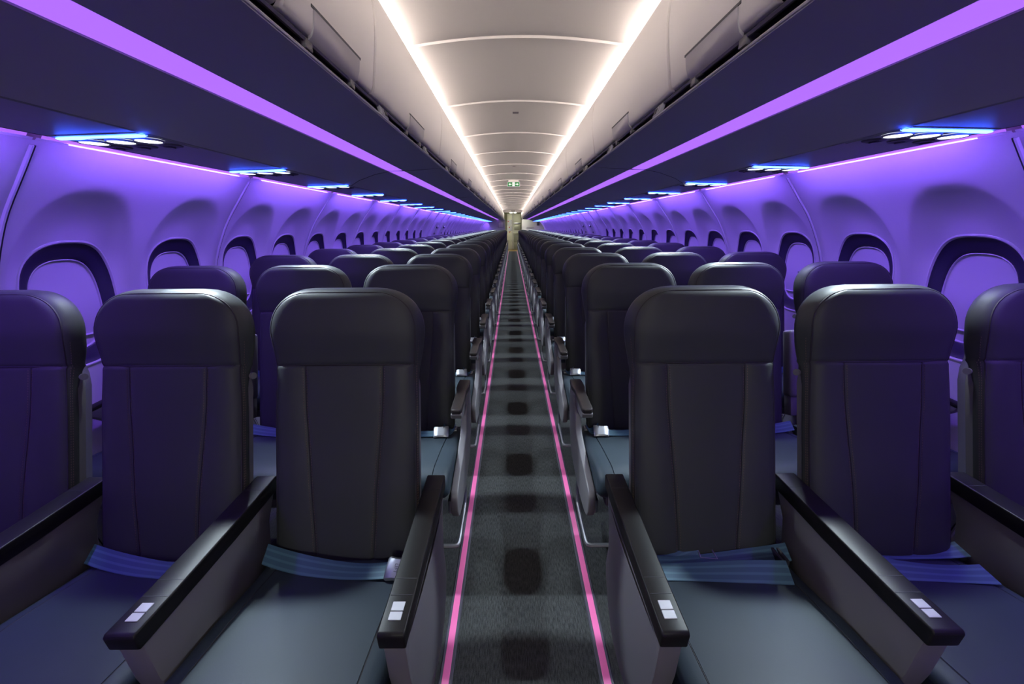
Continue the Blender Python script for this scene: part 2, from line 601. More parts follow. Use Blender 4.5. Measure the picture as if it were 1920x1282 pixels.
# overhead bins --------------------------------------------------------
BIN_P = 1.275
BIN_Y = [1.53 + BIN_P * k for k in range(0, 18)]
BINS = [(-0.305, 1.275), (0.97, 0.56)] + [(y, min(BIN_P, Y1 - y)) for y in BIN_Y if Y1 - y > 0.4]
DOOR = [(0.520, 1.797), (0.508, 1.801), (0.500, 1.815), (0.494, 1.85), (0.483, 1.92), (0.475, 2.00), (0.480, 2.07), (0.493, 2.118), (0.513, 2.146),
        (0.535, 2.150), (0.56, 2.145)]
DPTS = [(p.x, p.y) for p in spline([(a, b) for a, b in DOOR], 5)]
def bin_mesh(side, BIN_P):
    g = 0.004
    mb = MB()
    L = BIN_P - g
    ys = [g, g + 0.003, g + 0.008, L - 0.008, L - 0.003, L]
    off = [0.012, 0.004, 0.0, 0.0, 0.004, 0.012]
    latch_lo, latch_hi = L / 2 - 0.155, L / 2 + 0.155
    ys = sorted(ys + [latch_lo, latch_hi])
    rows = []
    for y in ys:
        o_ = lerp_tab([(g, 0.012), (g + 0.003, 0.004), (g + 0.008, 0.0), (L - 0.008, 0.0), (L - 0.003, 0.004), (L, 0.012)], y)
        rows.append([(side * (x + o_), y, z) for x, z in DPTS])
    mb.grid(rows, flip=(side > 0))
    rows2 = [[(side * x, y, z) for x, z in ((0.56, 2.145), (0.68, 2.14), (0.70, 2.12))] for y in (g, L)]
    mb.grid(rows2, flip=(side > 0))
    door = mb.mesh('bin_door', M['bin'], 30)
    ch = MB()
    cp = [(0.506, 1.7505), (0.54, 1.768), (0.57, 1.78), (0.57, 1.815), (0.520, 1.797)]
    ch.grid([[(side * x, y, z) for x, z in cp] for y in (0, BIN_P)], flip=(side < 0))
    for yy in (L / 2 - 0.16, L / 2 + 0.11):
        ch.box((min(side * 0.513, side * 0.545), yy, 1.768), (max(side * 0.513, side * 0.545), yy + 0.035, 1.793), 0.004)
    chan = ch.mesh('channel', M['channel'], 30)
    tr = MB()
    tr.tube([(side * 0.519, 0.0, 1.788), (side * 0.519, BIN_P, 1.788)], 0.006, 6)
    seal = tr.mesh('seal', M['channel'])
    la = MB()
    poly = [(0.516, 1.787), (0.503, 1.797), (0.495, 1.818), (0.490, 1.850), (0.496, 1.852), (0.514, 1.815)]
    la.prism([(side * a, b) for a, b in poly], latch_lo + 0.01, latch_hi - 0.01, 'y', 0.003)
    lat = la.mesh('latch', M['latch'])
    lg = MB()
    lg.prism([(side * a, b) for a, b in [(0.500, 1.857), (0.4915, 1.857), (0.4925, 1.851), (0.500, 1.851)]], latch_lo, latch_hi, 'y')
    lgm = lg.mesh('latch_gap', M['seam'])
    return door, chan, seal, lat, lgm

for s in (-1, 1):
    cache = {}
    for k, (by, blen) in enumerate(BINS):
        key = round(blen, 3)
        if key not in cache:
            cache[key] = bin_mesh(s, blen)
        ms = cache[key]
        e = thing('overhead_bin', 'white overhead luggage bin with grey latch on the %s, %s from the camera' % ('left' if s < 0 else 'right', ORD[k]),
                  'luggage bin', (0, by, 0), 'overhead bins along the ' + ('left' if s < 0 else 'right'))
        link('bin_door', ms[0], e)
        link('channel', ms[1], e)
        link('seal', ms[2], e)
        la = link('latch', ms[3], e)
        link('latch_gap', ms[4], la)

CUTS = [Y0] + [0.23 + 2.667 * k for k in range(9)] + [Y1]
# soffit below the bins, service panel rail, cornice (structure)
for s in (-1, 1):
    sn = 'left' if s < 0 else 'right'
    mb = MB()
    pr = [(0.575, 1.762), (0.510, 1.759), (0.504, 1.753), (0.506, 1.7455), (0.522, 1.7415), (0.65, 1.734), (0.761, 1.7265), (0.764, 1.736), (0.866, 1.736),
          (0.869, 1.724), (0.96, 1.706), (1.07, 1.669), (1.125, 1.638), (1.13, 1.645)]
    mb.grid([[(s * x, y, z) for x, z in pr] for y in (Y0 - 0.1, Y1)], flip=(s < 0))
    struct(mb.build('trim_%d' % tn, M['soffit'], smooth=25), 'smooth dark underside of the %s overhead bins' % sn, 'trim')
    tn += 1
    lip = MB()
    lip.tube([(s * 0.5055, Y0, 1.7515), (s * 0.5055, Y1, 1.7515)], 0.0042, 8)
    struct(lip.build('trim_%d' % tn, M['lip']), 'thin pale lip along the lower edge of the %s bins' % sn, 'trim')
    tn += 1
    mb = MB()
    pr = [(1.13, 1.645), (1.134, 1.636), (1.405, 1.629), (1.412, 1.632), (1.413, 1.652), (1.425, 1.667), (1.56, 1.667), (1.565, 1.63)]
    mb.grid([[(s * x, y, z) for x, z in pr] for y in (Y0 - 0.1, Y1)], flip=(s < 0))
    struct(mb.build('trim_%d' % tn, M['psu'], smooth=25), 'grey service rail between bins and wall on the %s' % sn, 'trim')
    tn += 1
    ed = MB()
    ed.tube([(s * 1.4115, Y0, 1.6312), (s * 1.4115, Y1, 1.6312)], 0.0028, 6)
    struct(ed.build('trim_%d' % tn, M['seam']), 'dark edge strip of the %s service rail next to the wall' % sn, 'trim')
    tn += 1
    for y in CUTS[1:-1]:
        g = MB()
        g.tube([(s * x, y, z - 0.0005) for x, z in ((0.515, 1.7435), (0.65, 1.734), (0.761, 1.7265))], 0.0015, 5)
        g.tube([(s * x, y, z - 0.0005) for x, z in ((0.869, 1.724), (0.96, 1.706), (1.07, 1.669), (1.125, 1.638))], 0.0015, 5)
        struct(g.build('trim_%d' % tn, M['seam']), 'joint line across the underside of the %s bins' % sn, 'trim')
        tn += 1

# purple strips under the bins
for s in (-1, 1):
    sn = 'left' if s < 0 else 'right'
    cuts = CUTS
    for k, (a, b) in enumerate(zip(cuts, cuts[1:])):
        e = thing('light_strip', 'glowing purple light strip under the %s bins, %s from the camera' % (sn, ORD[k]), 'light strip', (0, a, 0),
                  'purple strips under the bins')
        mb = MB()
        mb.grid([[(s * x, y, z) for x, z in ((0.765, 1.7300), (0.79, 1.7265), (0.84, 1.7255), (0.865, 1.7265))] for y in (0.008, b - a - 0.008)], flip=(s < 0))
        mb.build('diffuser', M['bstrip'], e)
        cp = MB().box((min(s * 0.764, s * 0.866), -0.008, 1.726), (max(s * 0.764, s * 0.866), 0.008, 1.735))
        cp.build('end_cap', M['seam'], e)

# purple wall wash along the top of the side walls
wash = sorted(set([-0.76] + seam_ys + [Y1]))
for s in (-1, 1):
    sn = 'left' if s < 0 else 'right'
    for k, (a, b) in enumerate(zip(wash, wash[1:])):
        if b - a < 0.3:
            continue
        e = thing('wall_light', 'lilac wall washing light above the %s windows, %s from the camera' % (sn, ORD[k]), 'wall light', (0, a, 0),
                  'wall lights above the windows')
        L = b - a
        mb = MB()
        mb.grid([[(s * x, y, z) for x, z in ((1.470, 1.676), (1.492, 1.666), (1.507, 1.652), (1.5185, 1.6375))] for y in (0.02, L - 0.02)], flip=(s < 0))
        mb.build('cover', M['wcover'], e)  # wall top behind the rail, its light given as emission
        mb = MB()
        mb.grid([[(s * x, y, z) for x, z in ((1.4165, 1.6425), (1.4285, 1.6445))] for y in (0.09, L - 0.09)], flip=(s < 0))
        mb.build('led_line', M['wline'], e)
        mb = MB().tube([(s * 1.5165, 0.10, 1.6355), (s * 1.5165, L - 0.10, 1.6355)], 0.0022, 6)
        mb.build('hot_edge', M['hot'], e)
        mb = MB().grid([[(s * x, y, z) for x, z in ((1.514, 1.6385), (1.5165, 1.6345), (1.521, 1.6320), (1.5565, 1.589))] for y in (0.004, L - 0.004)], flip=(s < 0))
        mb.build('ledge', M['ledge'], e)

# passenger service units ----------------------------------------------
def psu_z(x):
    return 1.636 + (1.629 - 1.636) * (x - 1.134) / (1.405 - 1.134)
def psu_meshes(s):
    pl = MB()
    z0 = 0.0
    poly = [(s * x, y) for x, y in ((1.14, -0.085), (1.402, -0.085), (1.402, 0.16), (1.14, 0.16))]
    pts = [(x, y, psu_z(abs(x)) - 0.0022) for x, y in poly]
    top = [(x, y, z + 0.004) for x, y, z in pts]
    pl.cap(pts, s < 0)
    pl.grid([pts, top], close_u=True)
    panel = pl.mesh('panel', M['psu'], 30)
    bl = MB()
    def P(x, y, d):
        return (s * x, y, psu_z(x) - d)
    rows = []
    for x, r in ((1.125, 0.004), (1.135, 0.009), (1.18, 0.010), (1.21, 0.007), (1.30, 0.007), (1.33, 0.010), (1.385, 0.009), (1.396, 0.004)):
        rows.append([P(x, r * math.cos(a) - 0.066, 0.004 + 0.9 * r * max(0, math.sin(a)) * 0.7) for a in [math.pi * q / 6 for q in range(7)]])
    bl.grid(rows, flip=(s < 0))
    bar = bl.mesh('indicator_bar', M['blue'])
    lens, bez, noz, hous = [], [], [], []
    for q in range(3):
        xc = 1.180 + 0.087 * q
        m = MB()
        ring = [(s * (xc + 0.0345 * math.cos(2 * math.pi * a / 20)), 0.004 + 0.0345 * math.sin(2 * math.pi * a / 20), psu_z(xc) - 0.006) for a in range(20)]
        m.cap(ring, True)
        lens.append(m.mesh('lens', M['lens']))
        m = MB()
        r0 = [(s * (xc + 0.0405 * math.cos(2 * math.pi * a / 20)), 0.004 + 0.0405 * math.sin(2 * math.pi * a / 20), psu_z(xc) - 0.002) for a in range(20)]
        r1 = [(s * (xc + 0.038 * math.cos(2 * math.pi * a / 20)), 0.004 + 0.038 * math.sin(2 * math.pi * a / 20), psu_z(xc) - 0.008) for a in range(20)]
        r2 = [(s * (xc + 0.0345 * math.cos(2 * math.pi * a / 20)), 0.004 + 0.0345 * math.sin(2 * math.pi * a / 20), psu_z(xc) - 0.007) for a in range(20)]
        m.grid([r0, r1, r2], close_u=True, flip=(s > 0))
        bez.append(m.mesh('reading_light', M['psu']))
        m = MB()
        yc = 0.09
        c = lambda rr, d: [(s * (xc + rr * math.cos(2 * math.pi * a / 16)), yc + rr * math.sin(2 * math.pi * a / 16), psu_z(xc) - d) for a in range(16)]
        m.grid([c(0.035, 0.002), c(0.032, 0.006), c(0.023, 0.008), c(0.014, 0.004)], close_u=True, flip=(s > 0))
        m.cap(c(0.014, 0.004), s > 0)
        m.box((s * xc - 0.002, yc - 0.018, psu_z(xc) - 0.010), (s * xc + 0.002, yc + 0.018, psu_z(xc) - 0.005))
        noz.append(m.mesh('air_nozzle', M['nozzle']))
    return panel, bar, lens, bez, noz

def read_lamp(name, watt, cone):
    d = bpy.data.lights.new(name, 'SPOT')
    d.energy = watt
    d.color = (0.78, 0.92, 1.0)
    d.spot_size = math.radians(cone)
    d.spot_blend = 0.7
    d.shadow_soft_size = 0.02
    return d
spots = [read_lamp('reading_bulb', w, c) for w, c in zip(READ_W, (58, 68, 60))]

for s in (-1, 1):
    sn = 'left' if s < 0 else 'right'
    panel, bar, lens, bez, noz = psu_meshes(s)
    for k in range(0, NROWS):
        e = thing('service_panel', None, None, (0, 1.38 + PITCHROW * k, 0))
        tag(e, 'overhead panel with blue bar and three reading lamps on the %s, %s from camera' % (sn, ORD[k]), 'service panel',
            'service panels over the seats')
        link('panel', panel, e)
        link('indicator_bar', bar, e)
        for q in range(3):
            rl = link('reading_light', bez[q], e)
            link('lens', lens[q], rl)
            link('air_nozzle', noz[q], e)
            xc = 1.180 + 0.087 * q
            lo = bpy.data.objects.new('bulb', spots[q])
            C.objects.link(lo)
            lo.parent = rl
            lo.location = (s * (xc - 0.034), -0.018, psu_z(xc) - 0.010)
            aim = Vector((s * (0.0, 1.0, 1.46)[q], (-0.55, -0.60, -0.60)[q], (0.0, 0.5, 0.5)[q])) - Vector((s * xc, -0.018, psu_z(xc)))
            lo.rotation_euler = aim.to_track_quat('-Z', 'Y').to_euler()

# row number tags on the bin lips ------------------------------------------
for s in (-1, 1):
    sn = 'left' if s < 0 else 'right'
    body = MB()
    body.box((-0.006, -0.04, -0.017), (0.006, 0.04, 0.017), 0.003)
    body_me = body.mesh('tag_plate', M['placard'])
    pict = MB()
    for q in range(3):
        yy = 0.008 + 0.0105 * q
        pict.box((-0.0075, yy - 0.003 - 0.02 * 0, -0.004), (-0.0055, yy + 0.003, 0.010))
        pict.box((-0.0075, yy - 0.004, -0.010), (-0.0055, yy + 0.004, -0.006))
    pict_me = pict.mesh('seat_pictogram', M['ink'])
    for k in range(NROWS - 1):
        e = thing('row_tag', 'pale row number tag on the %s bin edge, %s from the camera' % (sn, ORD[k]), 'row tag', (s * 0.513, 1.66 + PITCHROW * k, 1.771),
                  'row number tags')
        # plate leans with its face towards the aisle
        e.rotation_euler = (0, s * math.radians(18), 0)
        link('tag_plate', body_me, e)
        if s < 0:
            pc = link('seat_pictogram', pict_me, e)
            pc.scale = (-1, 1, 1)
        else:
            link('seat_pictogram', pict_me, e)
        t = text_mesh(str(k + 2), 0.026, 'number')
        t.materials.append(M['ink'])
        to = link('number', t, e)
        # text plane normal +z -> towards the aisle (-s x), text right towards the viewer's right
        to.matrix_local = Matrix.Translation((-s * 0.0068, -0.018, 0)) @ (
            Matrix(((0, 0, -1, 0), (-1, 0, 0, 0), (0, 1, 0, 0), (0, 0, 0, 1))) if s > 0 else
            Matrix(((0, 0, 1, 0), (1, 0, 0, 0), (0, 1, 0, 0), (0, 0, 0, 1))))

# floor path strips --------------------------------------------------------
for s in (-1, 1):
    sn = 'left' if s < 0 else 'right'
    e = thing('floor_path_strip', 'pink glow-type floor path strip along the %s edge of the aisle' % sn, 'floor strip', (s * 0.252, 0, 0))
    r = MB()
    r.prism([(-0.022, 0.0005), (-0.0185, 0.0045), (0.0185, 0.0045), (0.022, 0.0005)], Y0, Y1, 'y')
    r.build('rail', M['rail'], e)
    cuts = [Y0, 4.9, 6.4, 9.5, 12.6, 15.7, 18.8, Y1]
    for a, b in zip(cuts, cuts[1:]):
        MB().box((-0.0115, a + 0.004, 0.003), (0.0115, b - 0.004, 0.0062), 0.001, 1).build('pink_insert', M['pink'], e)

# ------------------------------------------------------------------ seats
TH = math.atan(0.29)
UT = Vector((0, math.sin(TH), math.cos(TH)))
NF = Vector((0, -math.cos(TH), math.sin(TH)))
BB = Vector((0, 0.825 + 0.29 * 0.43, 0.43))
T = 0.777
TSEAM = 0.568
def fp(x, t, f=0.0):
    return BB + UT * t + NF * f + Vector((x, 0, 0))

def hw(t):
    W = 0.2045 + 0.005 * sstep(TSEAM - 0.03, TSEAM + 0.11, t) - 0.004 * math.exp(-((t - TSEAM) / 0.08) ** 2)
    r = 0.118
    if t > T - r:
        q = (t - (T - r)) / r
        W = W - r + r * math.sqrt(max(0, 1 - min(1, q) ** 2.3)) ** 0.92
    if t < 0.02:
        W -= 0.012 * (1 - t / 0.02)
    return W

def sx(t):
    return lerp_tab([(0, 0.083), (0.1, 0.088), (0.3, 0.1), (0.45, 0.111), (TSEAM, 0.113), (1, 0.113)], t)

def bulge(x, t):
    e = min(hw(t) - abs(x), (T - t) * 1.0, t + 0.01)
    f = 0.009 * (1 - math.exp(-max(0, e) / 0.010))
    f += 0.019 * sstep(TSEAM - 0.01, TSEAM + 0.11, t) + 0.005 * sstep(TSEAM, TSEAM + 0.1, t) * (1 - math.exp(-max(0, e) / 0.09))
    f -= 0.004 * math.exp(-((t - TSEAM) / 0.005) ** 2)
    if t < TSEAM:
        q = abs(x) - sx(t)
        f -= 0.0035 * math.exp(-(q / 0.005) ** 2) * sstep(0, 0.012, TSEAM - t)
        f += 0.007 * sstep(0.0, 0.05, q) * (1 - math.exp(-max(0, e) / 0.02))
        f += 0.006 * math.exp(-((t - 0.20) / 0.12) ** 2) * (1 - (x / 0.2) ** 2)
    f += 0.010 * (1 - (x / 0.21) ** 2)
    return f

ts = [0.0, 0.006, 0.014, 0.025] + [0.04 + 0.02 * k for k in range(25)]
ts += [0.535, 0.545, 0.552, 0.557, 0.561, 0.565, 0.569, 0.573, 0.578, 0.585, 0.595]
ts += [0.61, 0.63, 0.65, 0.665, 0.68, 0.695, 0.71, 0.722, 0.734, 0.740, 0.747, 0.754, 0.760, 0.766, 0.771, 0.775, T]
ts = sorted(set(ts))
us = [-1, -0.985, -0.96, -0.93, -0.88, -0.82, -0.75, -0.68]
def seat_xs(t):
    """columns of a row of the front face, dense round the two seams"""
    h = hw(t)
    s = sx(t) / 0.203 * min(h, 0.203) if t < TSEAM + 0.05 else 0.113 / 0.216 * h
    half = [0, s * 0.3, s * 0.6, s * 0.82, s - 0.011, s - 0.006, s - 0.003, s, s + 0.003, s + 0.006, s + 0.011]
    rest = [s + 0.011 + (h - s - 0.011) * q for q in (0.25, 0.45, 0.62, 0.76, 0.87, 0.94, 0.98, 1.0)]
    hp = half + rest
    return [-x for x in reversed(hp[1:])] + hp

def backrest_mesh():
    mb = MB()
    rows = [[fp(x, t, bulge(x, t)) for x in seat_xs(t)] for t in ts]
    mb.grid(rows)
    # outline ring: right side up, over the top, left side down
    ring = []
    for t in ts[:-1]:
        ring.append((hw(t), t))
    tx = [x for x in reversed(seat_xs(T))]
    for x in tx:
        ring.append((x, T))
    for t in reversed(ts[:-1]):
        ring.append((-hw(t), t))
    def ringpts(depth, out):
        pts = []
        n = len(ring)
        for i, (x, t) in enumerate(ring):
            # outward normal from neighbours
            a = ring[max(0, i - 1)]
            b = ring[min(n - 1, i + 1)]
            dx, dt = b[0] - a[0], b[1] - a[1]
            l = math.hypot(dx, dt) or 1
            nx, nt_ = dt / l, -dx / l
            k = 0.45 + 1.05 * sstep(0.48, 0.68, t) if out > 0 else 1.0
            depth_ = depth * (0.52 + 0.48 * sstep(0.48, 0.64, t))
            pts.append(fp(x + nx * out * k, t + nt_ * out * k, bulge(x, t) * 1.0 - depth_))
        return pts
    loops = [ringpts(0, 0), ringpts(0.004, 0.004), ringpts(0.018, 0.0085), ringpts(0.036, 0.0125), ringpts(0.048, 0.0130), ringpts(0.056, 0.008),
             ringpts(0.060, -0.03)]
    mb.grid(loops, flip=True)
    last = loops[-1]
    n = len(last)
    h = n // 2
    # back closing face as strips
    L_, R_ = last[:h], list(reversed(last[n - h:]))
    mb.grid([L_, R_], flip=True)
    return mb.mesh('backrest', M['leather'], 60), ring

back_me, RING = backrest_mesh()

def seams_mesh():
    mb = MB()
    mb.tube([fp(x, TSEAM, bulge(x, TSEAM) + 0.0008) for x in [-0.205 + 0.41 * k / 30 for k in range(31)] if abs(x) < hw(TSEAM)], 0.0022, 5)
    for s in (-1, 1):
        mb.tube([fp(s * sx(t), t, bulge(sx(t), t) + 0.0004) for t in [0.02 + (TSEAM - 0.02) * k / 40 for k in range(41)]], 0.0015, 5)
    mb.tube([fp(x, t, bulge(x, t) - 0.001) for x, t in RING[2:-2]], 0.0026, 5)
    return mb.mesh('seam', M['thread'])
seam_me = seams_mesh()

def stitch_meshes():
    out = []
    for s in (-1, 1):
        mb = MB()
        for off in (-0.0055, 0.0055):
            t = 0.03
            while t < TSEAM - 0.01:
                x = s * (sx(t)) + off
                x2 = s * (sx(t + 0.005)) + off
                mb.tube([fp(x, t, bulge(x, t) + 0.0003), fp(x2, t + 0.004, bulge(x2, t + 0.004) + 0.0003)], 0.0007, 4, caps=False)
                t += 0.0075
        out.append(mb.mesh('stitching', M['stitch'], 0))
        mb = MB()
        for dep in (0.008, 0.015):
            t = 0.05
            while t < T - 0.14:
                o_ = (0.0045 + dep * 0.22) * (0.45 + 1.05 * sstep(0.48, 0.68, t)) + 0.0008
                d_ = dep * (0.52 + 0.48 * sstep(0.48, 0.64, t)) * 1.4
                mb.tube([fp(s * (hw(t) + o_), t, bulge(hw(t), t) - d_), fp(s * (hw(t + 0.004) + o_), t + 0.004, bulge(hw(t), t) - d_)], 0.0008, 4, caps=False)
                t += 0.0075
        out.append(mb.mesh('stitching', M['stitch'], 0))
    return out
stitch_me = stitch_meshes()

def shell_mesh():
    mb = MB()
    rows = []
    for t in [0.0, 0.05, 0.2, 0.4, 0.5, 0.54, 0.57, 0.60, 0.64, 0.68, 0.71, 0.735, 0.75]:
        w = min(hw(t), hw(0.5)) + 0.0065 - 0.020 * sstep(0.52, 0.58, t)
        f = 0.019 * sstep(TSEAM - 0.01, TSEAM + 0.11, t)
        d0 = -0.024 - 0.02 * sstep(0.52, 0.58, t)
        rows.append([fp(-w, t, f + d0), fp(-w, t, f - 0.046), fp(-w + 0.035, t, f - 0.085), fp(-w + 0.07, t, f - 0.13), fp(w - 0.07, t, f - 0.13),
                     fp(w - 0.035, t, f - 0.085), fp(w, t, f - 0.046), fp(w, t, f + d0)])
    mb.grid(rows)
    mb.cap(rows[-1])
    mb.cap(rows[0], True)
    return mb.mesh('back_shell', M['plastic'], 40)
shell_me = shell_mesh()

def cz_top(y):
    return lerp_tab([(0.46, 0.478), (0.56, 0.488), (0.72, 0.470), (0.87, 0.444), (1.0, 0.422), (1.07, 0.41)], y)

def cushion_mesh(W=0.224, off=0.0):
    prof = [(1.005, 0.375), (1.015, 0.40), (1.0, 0.421)]
    for y in (0.965, 0.92, 0.88, 0.83, 0.78, 0.73, 0.68, 0.63, 0.59, 0.56):
        prof.append((y, cz_top(y)))
    prof += [(0.535, 0.487), (0.511, 0.481), (0.494, 0.468), (0.484, 0.45), (0.481, 0.425), (0.486, 0.405), (0.503, 0.39), (0.53, 0.384), (0.7, 0.37), (0.9, 0.36)]
    mb = MB()
    rows = []
    cy, czz = 0.75, 0.425
    for x in (-W, -W + 0.002, -W + 0.007, -W + 0.016, -W + 0.03, -0.18, -0.178, -0.176, -0.15, -0.08, 0, 0.08, 0.15, 0.176, 0.178, 0.18, W - 0.03, W - 0.016,
              W - 0.007, W - 0.002, W):
        e = W - abs(x)
        k = min(1, e / 0.03)
        sh = 0.022 * (1 - math.sqrt(max(0, 1 - (1 - k) ** 2)))
        row = []
        for y, z in prof:
            d = Vector((y - cy, z - czz))
            ly = math.copysign(min(abs(d.x), sh), d.x)
            lz = math.copysign(min(abs(d.y), sh), d.y)
            zz = z - lz
            if z > 0.405:
                zz += 0.010 * (1 - (x / W) ** 2) * (1 - sstep(0.78, 1.0, y)) + (-0.004 if abs(abs(x) - 0.178) < 0.0005 else 0)
            row.append((x + off, y - ly, zz))
        rows.append(row)
    mb.grid(rows, close_u=True, flip=True)
    mb.cap(rows[0], False)
    mb.cap(rows[-1], True)
    sm = MB()
    for s in (-1, 1):
        pth = [(s * 0.178, y, cz_top(y) + 0.010 * (1 - (0.178 / W) ** 2) * (1 - sstep(0.78, 1.0, y)) - 0.002) for y in [0.95 - 0.02 * k for k in range(21)]]
        pth += [(s * 0.178, 0.511, 0.4815), (s * 0.178, 0.494, 0.4685), (s * 0.178, 0.4835, 0.45), (s * 0.178, 0.4805, 0.425)]
        sm.tube(pth, 0.0018, 5)
    return mb.mesh('cushion', M['cushion'], 50), sm.mesh('seam', M['thread'])
cush_me, cseam_me = cushion_mesh()
wide_cush = {a: cushion_mesh(0.238, a * 0.014)[0] for a in (1, -1)}     # aisle seats: squab reaches the end frame

# seat belts ---------------------------------------------------------------
def ribbon(path, width, wdirs, thick=0.0016, name='strap', m=None):
    """flat strap along path; wdirs: direction across the strap at each point"""
    mb = MB()
    rows = []
    n = len(path)
    for p, w in zip(path, wdirs):
        p, w = Vector(p), Vector(w).normalized()
        rows.append([p - w * width / 2, p - w * width / 6, p + w * width / 6, p + w * width / 2])
    up = Vector((0, 0, thick))
    mb.grid(rows)
    mb.grid([[q + up for q in r] for r in rows], flip=True)
    me = bpy.data.meshes.new(name)
    me.from_pydata(mb.v, [], mb.f)
    me.materials.append(m or M['webbing'])
    uvl = me.uv_layers.new(name='UVMap')
    nv = n * 4
    for poly in me.polygons:
        for li in poly.loop_indices:
            vi = me.loops[li].vertex_index % nv
            uvl.data[li].uv = ((vi // 4) / max(1, n - 1), (vi % 4) / 3)
    me.shade_smooth()
    return me

def belt_z(x, y):
    return cz_top(y) + 0.010 * (1 - (min(abs(x), 0.22) / 0.224) ** 2) * (1 - sstep(0.78, 1.0, y)) + 0.005

def belt_path(xa, xb, ya, yb, lift=0.012, n=16, sag=0.012):
    """strap lying across the cushion, its face tipped towards the front"""
    pts, dirs = [], []
    for k in range(n + 1):
        q = k / n
        x = xa + (xb - xa) * q
        y = ya + (yb - ya) * q - sag * math.sin(math.pi * q)
        tilt = 0.34 + 0.30 * math.cos(math.pi * q * 1.3)
        z = belt_z(x, y) + 0.023 * math.sin(tilt) + 0.001 + lift * (abs(2 * q - 1) ** 3)
        pts.append((x, y, z))
        dirs.append((0, math.cos(tilt), math.sin(tilt)))
    return pts, dirs

def buckle_mesh(c, rz=0.0, tilt=0.35, sx_=1):
    mt = Matrix.Translation(c) @ Matrix.Rotation(rz, 4, 'Z') @ Matrix.Rotation(tilt, 4, 'X')
    mb = MB()
    rows = []
    for x, hh in ((-0.033, 0.026), (-0.027, 0.029), (-0.01, 0.0265), (0.012, 0.0275), (0.028, 0.030), (0.034, 0.0285)):
        th = 0.010 if abs(x) < 0.031 else 0.006
        rows.append([mt @ Vector((x * sx_, -hh, -0.004)), mt @ Vector((x * sx_, -hh - 0.001, th * 0.5)), mt @ Vector((x * sx_, -hh + 0.004, th)),
                     mt @ Vector((x * sx_, 0, th + 0.002)), mt @ Vector((x * sx_, hh - 0.004, th)), mt @ Vector((x * sx_, hh + 0.001, th * 0.5)),
                     mt @ Vector((x * sx_, hh, -0.004))])
    mb.grid(rows, close_u=True, flip=(sx_ > 0))
    mb.cap(rows[0], sx_ < 0)
    mb.cap(rows[-1], sx_ > 0)
    return mb.mesh('buckle', M['metal'], 40), mt

belts = {}
for s in (-1, 1):
    # s: the aisle lies towards +x for the left seats (a = +1), -x for the right seats (a = -1)
    a = -s
    p, d = belt_path(-a * 0.215, a * 0.18, 0.90, 0.855)
    b_me = ribbon(p, 0.047, d)
    bu, mt = buckle_mesh((a * 0.165, 0.855, belt_z(0.165, 0.855) + 0.016), 0.1 * a, 0.42, a)
    p2, d2 = belt_path(a * 0.175, a * 0.22, 0.865, 0.92, 0.02, 6, 0.0)
    t_me = ribbon(p2, 0.044, d2)
    belts[s] = (b_me, bu, t_me)

# armrests and end frames ------------------------------------------------------
def front_arm(width, side_x):
    """first row armrest: black cap over a closed grey panel, centre line x = 0"""
    cap = MB()
    w = width / 2
    poly = [(0.571, 0.584), (0.567, 0.618), (0.572, 0.6245), (0.67, 0.6255), (0.85, 0.632), (1.05, 0.6405), (1.055, 0.633), (1.05, 0.598), (0.85, 0.588)]
    cap.prism(poly, -w, w, 'x', 0.0055, 3)
    cap_me = cap.mesh('armrest_cap', M['black'], 40)
    g = MB()
    for y in (0.652, 0.692, 0.985):
        zt = lerp_tab([(0.67, 0.6255), (0.85, 0.632), (1.05, 0.6405)], y)
        g.box((-w + 0.004, y, zt - 0.002), (w - 0.004, y + 0.0012, zt + 0.0004))
    line_me = g.mesh('joint_line', M['seam'], 0)
    pl = MB()
    for ya, yb in ((0.6165, 0.6365), (0.5965, 0.6145)):
        pl.box((-0.0125, ya, 0.6245), (0.0125, yb, 0.6268), 0.0006, 1)
    pl_me = pl.mesh('placard', M['placard'], 0)
    pn = MB()
    w2 = w - 0.004
    poly = [(0.580, 0.588), (0.590, 0.48), (0.612, 0.37), (0.645, 0.28), (0.71, 0.24), (0.93, 0.26), (1.0, 0.36), (0.975, 0.46), (0.99, 0.53), (1.035, 0.60), (0.85, 0.59)]
    pn.prism(poly, -w2, w2, 'x', 0.006, 2)
    return cap_me, line_me, pl_me, pn.mesh('side_panel', M['plastic'], 40)
arm_mid = front_arm(0.062, 0)
arm_aisle = front_arm(0.054, 0)

def aisle_bulge(a):
    """rounded outer cheek on the aisle face of the first row end panel"""
    mb = MB()
    rows = []
    for j in range(13):
        q = j / 12
        z = 0.24 + (0.575 - 0.24) * q
        row = []
        for i in range(15):
            r = i / 14
            ya = lerp_tab([(0, 0.70), (0.3, 0.62), (0.7, 0.595), (1, 0.585)], q)
            yb = lerp_tab([(0, 0.90), (0.4, 0.98), (0.7, 0.97), (1, 1.02)], q)
            y = ya + (yb - ya) * r
            d = 0.026 * (math.sin(math.pi * min(1, max(0, r))) ** 0.6) * (math.sin(math.pi * (0.06 + 0.90 * q)) ** 0.7)
            row.append((a * (0.022 + d), y, z))
        rows.append(row)
    mb.grid(rows, flip=(a > 0))
    return mb.mesh('cheek', M['plastic'], 60)
cheek = {1: aisle_bulge(1), -1: aisle_bulge(-1)}

def slot_mesh(a):
    mb = MB()
    mb.prism([(0.62, 0.26), (0.645, 0.36), (0.655, 0.36), (0.635, 0.255)], a * 0.035, a * 0.046, 'x', 0.002)
    return mb.mesh('slot', M['seam'])
slots = {1: slot_mesh(1), -1: slot_mesh(-1)}

